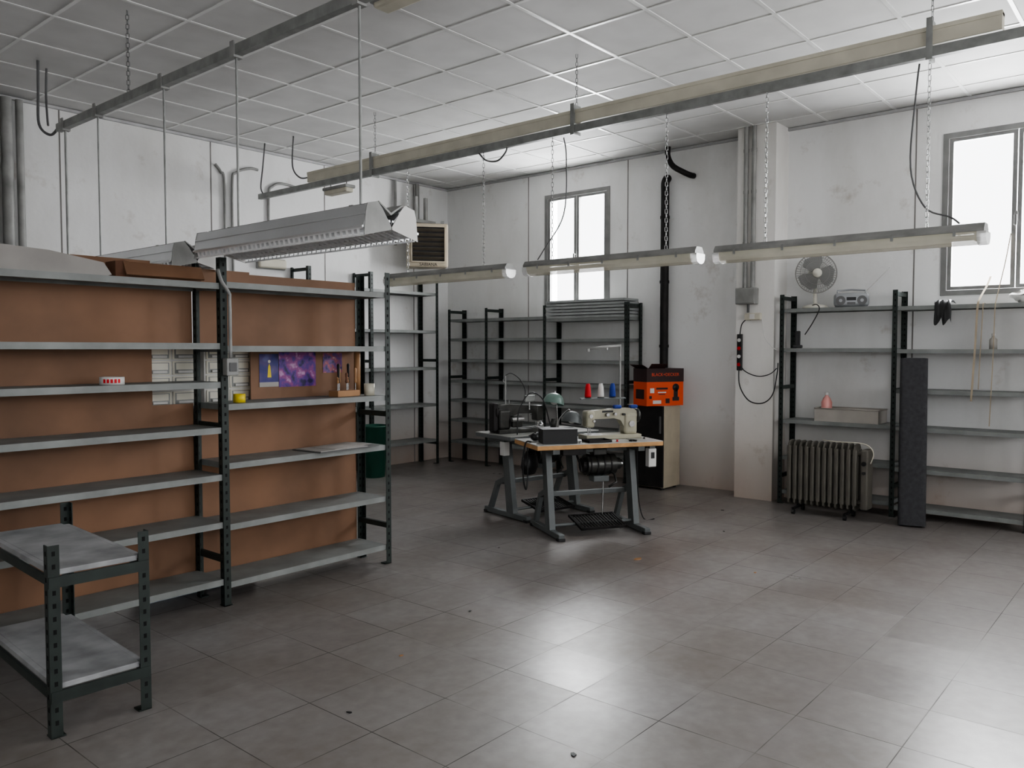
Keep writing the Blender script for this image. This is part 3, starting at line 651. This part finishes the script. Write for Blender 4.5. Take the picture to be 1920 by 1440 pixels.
for x0 in (.05, .20): part('thread_guard', M1, lambda b: b.box((x0, -.03, .262), (.07, .05, .03), m_blue, None, .012))
M2 = sewing_machine('dark grey old industrial sewing machine', T2, -.20, .02, math.radians(175), m_machd, m_blackm)
part('puller_unit', M2, lambda b: (b.box((.06, .06, .10), (.10, .05, .10), m_machd, None, .01), b.cyl((.0, .075, .12), (.12, .075, .12), .022, m_steel)))
part('tension_unit', M2, lambda b: (b.box((-.08, .05, .30), (.10, .03, .06), m_galv, None, .006), b.cyl((-.08, .05, .20), (-.08, .05, .31), .008, m_steel)))
part('belt_guard', M2, lambda b: b.box((.26, .0, .14), (.05, .09, .26), m_blackm, None, .015))
def onT(tab, p): return (Matrix.Translation(tab.location) @ Matrix.Rotation(tab.rotation_euler.z, 4, 'Z')) @ Vector(p)
b = MB(); b.box((0, 0, .055), (.28, .17, .11), m_black, None, .003); b.box((0, 0, .112), (.284, .174, .006), m_blackm, None, .002)
b.obj('black_box', None, 'black rectangular box on table edge', 'box', loc=onT(T1, (-.32, -.13, .741)), rot=(0, 0, math.radians(-40)))
R = root('thread_stand', 'steel thread stand with tall pole and arm', 'thread stand', onT(T1, (.40, .23, .741)), math.radians(-31))
b = MB(); b.cyl((0, 0, 0), (0, 0, .78), .009, m_fgrey); b.cyl((0, 0, 0), (0, 0, .015), .03, m_leg); b.obj('pole', R)
b = MB(); b.tube([(0, 0, .77), (-.30, 0, .745)], .011, m_fgrey, 8); b.cyl((-.3, 0, .745), (-.3, 0, .72), .014, m_fgrey); b.cyl((-.12, 0, .76), (-.12, 0, .735), .006, m_steel); b.obj('arm', R)
b = MB(); b.box((-.16, 0, .32), (.42, .03, .012), m_leg, None, .002)
for k in (-.30, -.18, -.07): b.cyl((k, 0, .32), (k, 0, .40), .004, m_steel); b.lathe([(0, .326), (.03, .326), (.03, .332), (0, .332)], m_black, (k, 0, 0))
b.obj('spool_holder', R)
for k, mm, nm in ((-.30, m_red, 'red'), (-.18, m_white, 'white'), (-.07, m_blue, 'dark blue')):
    p = onT(T1, (.40+k, .23, .741+.333)); b = MB(); b.lathe([(.005, 0), (.026, 0), (.028, .012), (.023, .085), (.015, .115), (.005, .115)], mm); b.obj('thread_spool', None, '%s cone of thread on stand' % nm, 'thread spool', 'thread cones', loc=p)
def desk_lamp(label, tab, base, head, mat, hr):
    R = root('work_lamp', label, 'lamp', onT(tab, base))
    h = onT(tab, head)-onT(tab, base)
    b = MB(); b.cyl((0, 0, 0), (0, 0, .03), .028, m_leg); b.obj('base', R)
    b = MB(); b.tube(smooth_path([(0, 0, .02), (0, 0, .14), (h.x*.3, h.y*.3, h.z+.02), (h.x*.75, h.y*.75, h.z+.07), (h.x, h.y, h.z+.04)]), .006, m_steel, 8); b.obj('gooseneck', R)
    b = MB(); b.lathe([(hr, -.04), (hr*1.0, -.03), (hr*.95, .0), (hr*.75, .035), (hr*.4, .055), (0, .06)], mat, h, Matrix.Rotation(.25, 3, 'Y'), 24); b.obj('lamp_shade', R)
    part('bulb', R, lambda b: b.sphere(h+Vector((0, 0, -.01)), hr*.4, m_white))
desk_lamp('grey-green round work lamp above sewing machine', T2, (.08, -.18, .741), (.06, -.16, 1.03), m_teal, .095)
desk_lamp('grey dome work lamp on gooseneck', T1, (-.18, .20, .741), (-.10, .10, .91), m_leg, .085)
R = root('thread_stand', 'thin wire thread stand behind old machine', 'thread stand', onT(T2, (-.22, .2, .741)), math.radians(-14))
b = MB(); b.cyl((0, 0, 0), (0, 0, .50), .008, m_galv); b.cyl((0, 0, 0), (0, 0, .012), .025, m_leg); b.obj('pole', R)
part('wire', R, lambda b: b.tube(smooth_path([(0, 0, .5), (.05, -.02, .52), (.12, -.05, .47), (.16, -.08, .38), (.15, -.1, .30)]), .004, m_black)); part('wire', R, lambda b: b.tube(smooth_path([(0, 0, .48), (-.04, -.02, .46), (-.05, -.06, .44)]), .003, m_steel))
cable('black tangled power cable across sewing tables', [onT(T1, q) for q in ((-.36, .08, .748), (-.33, .17, .76), (-.30, .09, .80), (-.24, .14, .80), (-.2, .10, .77), (-.12, .05, .749), (-.06, .16, .749))], .006, m_black)
cable('black cable hanging below table corner', [onT(T1, q) for q in ((-.52, -.06, .748), (-.565, -.06, .74), (-.58, -.04, .6), (-.57, -.02, .45), (-.54, .0, .36), (-.52, .02, .45), (-.52, .02, .60), (-.52, .02, .699))], .007, m_black)
cable('thin dark cable over old sewing machine', [onT(T2, q) for q in ((-.40, -.23, .748), (-.36, -.2, .95), (-.24, -.2, 1.10), (-.1, -.2, 1.04), (-.04, -.22, .84), (-.02, -.24, .748))], .006, m_black)
cable('dark cable drooping from table to floor', [onT(T1, q) for q in ((.50, .2, .748), (.56, .22, .74), (.575, .24, .5), (.58, .22, .2), (.62, .2, .01), (.70, .15, .008))], .005, m_black)
b = MB(); b.lathe([(0, 0), (.06, .01), (.095, .07), (.08, .15), (.03, .20), (0, .2)], m_black, (0, 0, 0), Matrix.Diagonal((1, .6, 1)), 14); b.tube([(0, 0, .19), (0, 0, .248)], .006, m_black); b.obj('hanging_bag', None, 'small black bag hanging beneath tabletop', 'bag', loc=onT(T1, (-.46, .14, .452)))
b = MB(); b.bx((-.10, -.07, 0), (.10, .07, .003), m_blackm); b.bx((-.10, -.07, .003), (.10, -.067, .02), m_blackm); b.bx((-.10, .067, .003), (.10, .07, .02), m_blackm); b.bx((-.10, -.067, .003), (-.097, .067, .02), m_blackm); b.bx((.097, -.067, .003), (.10, .067, .02), m_blackm)
b.obj('metal_tray', None, 'small black metal tray on sewing table', 'tray', loc=onT(T1, (.0, -.17, .741)), rot=(0, 0, -.5))
b = MB(); b.box((0, 0, .001), (.24, .17, .002), m_white, None, 0); b.obj('paper_sheet', None, 'white paper sheet on sewing table', 'paper', loc=onT(T2, (.26, -.05, .741)), rot=(0, 0, .4))
b = MB(); b.lathe([(0, 0), (.03, 0), (.03, .05), (.012, .07), (.004, .13), (0, .13)], m_steel, seg=14); b.obj('oil_can', None, 'small steel oil can on table', 'oil can', loc=onT(T2, (.14, .14, .741)))
b = MB(); b.sphere((0, 0, .03), .06, m_black, (1, .7, .5), 12, 6)
rnd = random.Random(9)
for v in b.bm.verts: v.co += Vector((rnd.uniform(-.01, .01), rnd.uniform(-.01, .01), rnd.uniform(-.004, .012)))
zmin = min(v.co.z for v in b.bm.verts); b.obj('cloth_rag', None, 'crumpled dark rag on sewing table', 'rag', loc=onT(T1, (-.44, .05, .741-zmin)))
b = MB(); b.lathe([(0, 0), (.028, 0), (.028, .06), (.02, .07), (.02, .085), (0, .085)], m_machd, seg=14); b.obj('small_jar', None, 'small dark jar on old machine table', 'jar', loc=onT(T2, (.30, .15, .741)))
R = root('scissors', 'black handled scissors lying on sewing table', 'scissors', onT(T1, (.30, -.17, .741)), .9)
part('blade', R, lambda b: b.prism([(0, -.006), (.11, 0), (0, .006)], 'z', .002, .005, m_steel))
for sy in (-1, 1): part('handle', R, lambda b: b.tube([(-.005, 0, .006), (-.03, sy*.02, .006), (-.06, sy*.03, .006), (-.08, sy*.018, .006), (-.06, sy*.006, .006), (-.03, sy*.006, .006)], .0055, m_black, 6, True))
for q, mt in (((-.16, -.21), m_steel), ((.16, -.21), m_red), ((.46, -.10), m_machd)):
    b = MB(); b.lathe([(.003, 0), (.012, 0), (.012, .002), (.006, .003), (.006, .012), (.012, .013), (.012, .015), (.003, .015)], mt, seg=12); b.obj('bobbin', None, 'small thread bobbin on sewing table', 'bobbin', 'loose bobbins', loc=onT(T1, (q[0], q[1], .741)))

# fridge & carton
R = root('mini_fridge', 'small ivory fridge with dark door beside wall', 'fridge', (7.45, 4.235, 0))
b = MB(); b.bx((.03, 0, .02), (.365, .46, .89), m_cream, .006); b.obj('body', R)
b = MB(); b.bx((0, .004, .03), (.029, .456, .885), m_blackm, .004); b.obj('door', R)
b = MB(); b.bx((-.014, .02, .60), (0, .04, .78), m_cable, .003); b.obj('handle', R)
for xx in (.06, .32):
    for yy in (.04, .42): part('foot', R, lambda b: b.cyl((xx, yy, 0), (xx, yy, .021), .018, m_black))
R = root('carton_box', 'orange and black product carton on small fridge', 'box', (7.565, 4.36, .89), math.radians(-27))
b = MB(); b.bx((-.225, -.13, 0), (.225, .13, .25), m_orange); b.bx((-.227, -.132, .25), (.227, .132, .39), m_dkcart); b.obj('body', R)
part('flap', R, lambda b: b.box((-.1, -.145, .41), (.2, .09, .003), m_dkcart, Matrix.Rotation(-.7, 3, 'X'))); part('flap', R, lambda b: b.box((-.24, 0, .41), (.08, .25, .003), m_dkcart, Matrix.Rotation(.5, 3, 'Y')))
text('BLACK+DECKER', .046, m_orange, R, (0, -.1335, .325), (math.pi/2, 0, 0))
part('printed_picture', R, lambda b: (b.box((.13, -.1315, .12), (.05, .003, .13), m_black), b.lathe([(.04, -.001), (.04, .003), (0, .003)], m_black, (.13, -.13, .19), Matrix.Rotation(math.pi/2, 3, 'X')), b.box((.13, -.1325, .07), (.08, .003, .04), m_black)))
for c_, s_, mt in (((-.10, .04), (.10, .035), m_white), ((-.16, .16), (.05, .05), m_white), ((-.04, .18), (.14, .02), m_dkcart), ((-.04, .14), (.10, .012), m_white), ((-.04, .12), (.08, .008), m_dkcart), ((-.18, .09), (.03, .03), m_dkcart), ((.03, .05), (.05, .05), m_dkcart)):
    part('printed_label', R, lambda b: b.box((c_[0], -.1315, c_[1]), (s_[0], .002, s_[1]), mt))
part('printed_label', R, lambda b: b.box((-.226, .0, .12), (.002, .16, .10), m_dkcart))

b = MB(); b.lathe([(0, .0), (.12, 0), (.125, .02), (.16, .58), (.168, .585), (.168, .60), (.155, .60), (.12, .02), (0, .015)], m_green, seg=32)
b.obj('waste_bin', None, 'green plastic waste bin beside tall rack', 'bin', loc=(6.13, 7.28, 0))

# ------------------------------------------------------------------ items at rack E
R = root('desk_fan', 'cream desk fan with grey blades on rack top', 'fan', (7.74, 2.78, 1.866), math.radians(-60))
b = MB(); b.lathe([(0, 0), (.12, 0), (.12, .012), (.10, .028), (.04, .04), (0, .04)], m_fan, seg=28); b.obj('base', R)
b = MB(); b.cyl((0, 0, .035), (0, .03, .28), .018, m_fan, .015); b.obj('pole', R)
b = MB(); b.lathe([(0, -.08), (.04, -.075), (.06, -.04), (.06, .02), (0, .03)], m_fan, (0, .05, .33), Matrix.Rotation(math.pi/2, 3, 'X')); b.obj('motor_housing', R)
Rx = Matrix.Rotation(math.pi/2, 4, 'X')
b = MB(); b.T = Matrix.Translation((0, -.03, .33)) @ Rx
for k in range(48):
    a = 2*math.pi*k/48; c, s_ = math.cos(a), math.sin(a)
    b.tube([(.035*c, .035*s_, .05), (.11*c, .11*s_, .045), (.165*c, .165*s_, .02), (.185*c, .185*s_, 0)], .0018, m_wire, 4)
    b.tube([(.05*c, .05*s_, -.045), (.12*c, .12*s_, -.04), (.165*c, .165*s_, -.02), (.185*c, .185*s_, 0)], .0018, m_wire, 4)
for rr, zz, tr_ in ((.185, 0, .006), (.11, .045, .0025), (.15, .028, .002)):
    b.tube([(rr*math.cos(2*math.pi*k/40), rr*math.sin(2*math.pi*k/40), zz) for k in range(40)], tr_, m_wire, 5, True)
b.obj('guard', R)
part('guard_badge', R, lambda b: b.lathe([(0, .058), (.042, .054), (.042, .046), (0, .046)], m_fan, (0, -.03, .33), Matrix.Rotation(math.pi/2, 3, 'X')))
for j in range(3):
    b = MB(); b.T = Matrix.Translation((0, -.03, .33)) @ Rx @ Matrix.Rotation(j*2*math.pi/3, 4, 'Z')
    pl = [(.02, -.035), (.06, -.10), (.11, -.125), (.152, -.07), (.164, .03), (.12, .075), (.03, .035)]
    vs = [(x_, y_, .012*(y_/.08)+d) for d in (0, .002) for x_, y_ in pl]; n_ = len(pl)
    b.add(vs, [list(range(n_)), list(range(n_, 2*n_))]+[[k, (k+1) % n_, n_+(k+1) % n_, n_+k] for k in range(n_)], m_blade); b.obj('blade', R)
part('cord', R, lambda b: b.tube(smooth_path([(-.05, -.05, .02), (-.02, -.17, .03), (.0, -.20, -.02), (-.06, -.19, -.15), (-.12, -.18, -.25)]), .005, m_black))
R = root('portable_radio', 'silver portable radio cassette player with raised antenna', 'radio', (7.74, 2.45, 1.866), math.radians(-72))
b = MB(); b.box((0, 0, .065), (.30, .17, .13), m_radio, None, .035, 4); b.obj('body', R)
for sx in (-.09, .09):
    b = MB(); b.cyl((sx, -.083, .06), (sx, -.089, .06), .042, m_cable, seg=20); b.cyl((sx, -.088, .06), (sx, -.09, .06), .015, m_radio, seg=16); b.obj('speaker', R)
part('display', R, lambda b: b.box((0, -.085, .075), (.08, .006, .03), m_black, None, .001)); part('button_panel', R, lambda b: b.box((0, -.085, .035), (.07, .006, .02), m_cable, None, .001))
b = MB(); b.tube([(-.12, 0, .12), (-.12, .02, .155), (0, .03, .165), (.12, .02, .155), (.12, 0, .12)], .008, m_radio, 8); b.obj('handle', R)
b = MB(); b.cyl((.10, .05, .12), (.32, .05, .36), .003, m_steel, .002, 6); b.obj('antenna', R)
R = root('cordless_phone', 'black cordless phone in its stand', 'phone', (7.68, 2.92, 1.491), math.radians(-70))
b = MB(); b.box((0, 0, .015), (.09, .1, .03), m_black, None, .008); b.obj('base', R)
b = MB(); b.box((0, .01, .09), (.05, .025, .15), m_black, Matrix.Rotation(-.2, 3, 'X'), .008); b.obj('handset', R)
R = root('plastic_basket', 'shallow translucent beige plastic basket on shelf', 'basket', (7.74, 2.44, .811), -math.pi/2)
b = MB()
for (a, c) in (((-.28, -.13, 0), (.28, .13, .004)), ((-.28, -.134, .0), (.28, -.13, .12)), ((-.28, .13, 0), (.28, .134, .12)), ((-.284, -.134, 0), (-.28, .134, .12)), ((.28, -.134, 0), (.284, .134, .12))): b.bx(a, c, m_clear)
b.obj('tray', R)
b = MB(); b.tube([(-.285, -.135, .12), (.285, -.135, .12), (.285, .135, .12), (-.285, .135, .12)], .006, m_clear, 6, True); b.obj('rim', R)
R = root('water_bottle', 'clear plastic bottle of pink liquid in basket', 'bottle', (7.72, 2.65, .816))
b = MB(); b.lathe([(0, 0), (.045, 0), (.048, .02), (.044, .07), (.048, .10), (.048, .17), (.03, .21), (.015, .225), (.015, .24)], m_pink); b.obj('body', R)
b = MB(); b.lathe([(.017, .235), (.017, .26), (0, .262)], m_white); b.obj('cap', R)
R = root('small_bottle', 'small clear bottle on upper rack shelf', 'bottle', (7.74, 1.30, 1.481))
b = MB(); b.lathe([(0, 0), (.03, 0), (.03, .08), (.012, .10), (.012, .115)], m_clear); b.obj('body', R)
b = MB(); b.lathe([(.014, .112), (.014, .13), (0, .13)], m_white); b.obj('cap', R)
b = MB(); prof = [(7.76, 1.862), (7.70, 1.868), (7.64, 1.872), (7.60, 1.868), (7.575, 1.85), (7.568, 1.80), (7.572, 1.75)]
vs = []; n_ = 12; k_ = len(prof)
for i in range(n_+1):
    u = i/n_; yy = 1.72-.13*u; wv = math.sin(math.pi*u)
    for j, (px_, pz_) in enumerate(prof):
        vs.append((px_-.010*abs(math.sin(i*1.3)), yy+.008*math.sin(i+j), pz_+(.03*abs(math.sin(i*.8+j)) if j < 4 else -(.07*abs(math.sin(i*.55+.4)) if j == 6 else .03*wv if j == 5 else 0))))
b.add(vs, [[i*k_+j, i*k_+j+1, (i+1)*k_+j+1, (i+1)*k_+j] for i in range(n_) for j in range(k_-1)], m_black, True)
b.obj('black_cloth', None, 'crumpled black cloth draped over shelf edge', 'cloth')
def ribbon(P, hw):
    b = MB(); P = smooth_path(P, 5); vs = []
    for p in P: vs += [(p[0], p[1]-hw, p[2]), (p[0]+.002, p[1]+hw, p[2])]
    b.add(vs, [[2*i, 2*i+1, 2*i+3, 2*i+2] for i in range(len(P)-1)], m_ribbon, True); b.obj('hanging_ribbon', None, 'long beige ribbon hanging over rack shelves', 'ribbon', 'hanging ribbons')
ribbon([(7.91, 1.22, 2.45), (7.78, 1.235, 2.2), (7.60, 1.26, 1.90), (7.565, 1.265, 1.80), (7.562, 1.27, 1.4), (7.562, 1.285, .85)], .004)
ribbon([(7.91, 1.36, 2.10), (7.80, 1.365, 2.02), (7.60, 1.38, 1.90), (7.563, 1.39, 1.82), (7.560, 1.40, 1.5), (7.560, 1.42, 1.05)], .008)
ribbon([(7.70, 1.355, 1.858), (7.60, 1.355, 1.862), (7.563, 1.35, 1.82), (7.560, 1.36, 1.5), (7.560, 1.37, 1.15)], .004)
b = MB(); b.sphere((0, 0, .04), .085, m_white, (.7, 1.0, .45), 12, 7)
rnd = random.Random(5)
for v in b.bm.verts: v.co += Vector((rnd.uniform(-.014, .014), rnd.uniform(-.014, .014), rnd.uniform(-.012, .03)))
zmin = min(v.co.z for v in b.bm.verts)
b.obj('plastic_bag', None, 'crumpled white plastic bag on shelf', 'bag', loc=(7.76, 1.11, 1.8555-zmin))

# oil radiator
R = root('oil_radiator', 'grey-brown oil filled radiator with many fins', 'radiator', (7.28, 2.84, 0), -math.pi/2)
nf = 12
for k in range(nf):
    x0 = .03+k*.052; b = MB()
    b.prism([(-.08, .10), (-.06, .085), (.06, .085), (.08, .10), (.08, .62), (.06, .65), (.03, .66), (-.03, .66), (-.06, .65), (-.08, .62)], 'x', x0, x0+.014, m_rad)
    b.cyl((x0-.008, -.0, .15), (x0+.022, 0, .15), .035, m_rad); b.cyl((x0-.008, 0, .58), (x0+.022, 0, .58), .035, m_rad)
    for yy in (-.062, 0, .062): b.box((x0+.007, yy, .37), (.038, .032, .49), m_rad, None, .010)
    b.obj('fin', R)
part('header_tube', R, lambda b: b.cyl((.02, 0, .15), (.66, 0, .15), .022, m_rad)); part('header_tube', R, lambda b: b.cyl((.02, 0, .58), (.66, 0, .58), .022, m_rad))
part('control_box', R, lambda b: b.box((.69, 0, .36), (.06, .15, .52), m_rad, None, .012))
part('knob', R, lambda b: b.cyl((.69, -.073, .50), (.69, -.09, .50), .02, m_black)); part('knob', R, lambda b: b.cyl((.69, -.073, .42), (.69, -.09, .42), .014, m_black))
for x0 in (.10, .55):
    b = MB(); b.bx((x0-.012, -.13, .045), (x0+.012, .13, .06), m_black)
    b.bx((x0-.01, -.012, .06), (x0+.01, .012, .15), m_black)
    for yy in (-.115, .115): b.cyl((x0-.012, yy, .022), (x0+.012, yy, .022), .022, m_black)
    b.obj('caster_foot', R)
b = MB(); b.tube(smooth_path([(.73, -.03, .50), (.75, -.03, .60), (.68, -.06, .67), (.45, -.04, .67), (.30, .03, .67)]), .005, m_ivory); b.obj('cord', R)
ang = math.radians(7)
def ov(a, r): return (r*.62*math.copysign(abs(math.cos(a))**.35, math.cos(a)), r*1.0*math.copysign(abs(math.sin(a))**.35, math.sin(a)))
b = MB(); sp = [ov(k/96*2*math.pi*3, .03+.065*k/96) for k in range(96)]
b.prism([ov(2*math.pi*k/48, .105) for k in range(48)], 'z', 0, 1.40, m_mat, False)
b.tube([(x_, y_, 1.4005) for x_, y_ in sp], .003, m_cable, 4)
b.obj('rolled_mat', None, 'flattened dark grey rolled mat leaning on rack', 'rolled mat', loc=(7.30, 1.79, .009), rot=(0, ang, math.radians(16)))

pos = [(4.9, 2.98, .04), (2.36, 1.70, .02), (2.05, 2.6, .012), (3.25, .47, .018), (6.1, 2.9, .016), (2.2, 1.25, .010), (5.1, 2.2, .012), (3.3, 3.1, .016), (6.9, 3.3, .018), (2.6, 2.9, .012)]
for i, (x_, y_, s_) in enumerate(pos):
    rr = random.Random(i); b = MB(); n_ = 7
    pl = [(s_*rr.uniform(.5, 1.2)*math.cos(2*math.pi*k/n_), s_*rr.uniform(.3, .8)*math.sin(2*math.pi*k/n_)) for k in range(n_)]
    b.prism(pl, 'z', 0, .004, m_black if i % 3 else m_stick)
    b.obj('floor_debris', None, 'small dark scrap lying on the floor', 'debris', 'floor scraps', loc=(x_, y_, 0), rot=(0, 0, i))

# ------------------------------------------------------------------ camera
cam = bpy.data.cameras.new('camera'); cam.sensor_width = 36; cam.lens = 28.5; cam.clip_start = .05
co = bpy.data.objects.new('camera', cam); COL.objects.link(co)
co.location = (0, 0, 1.48); co.rotation_euler = (math.radians(90-2.45), 0, math.radians(40.2-90))
bpy.context.scene.camera = co
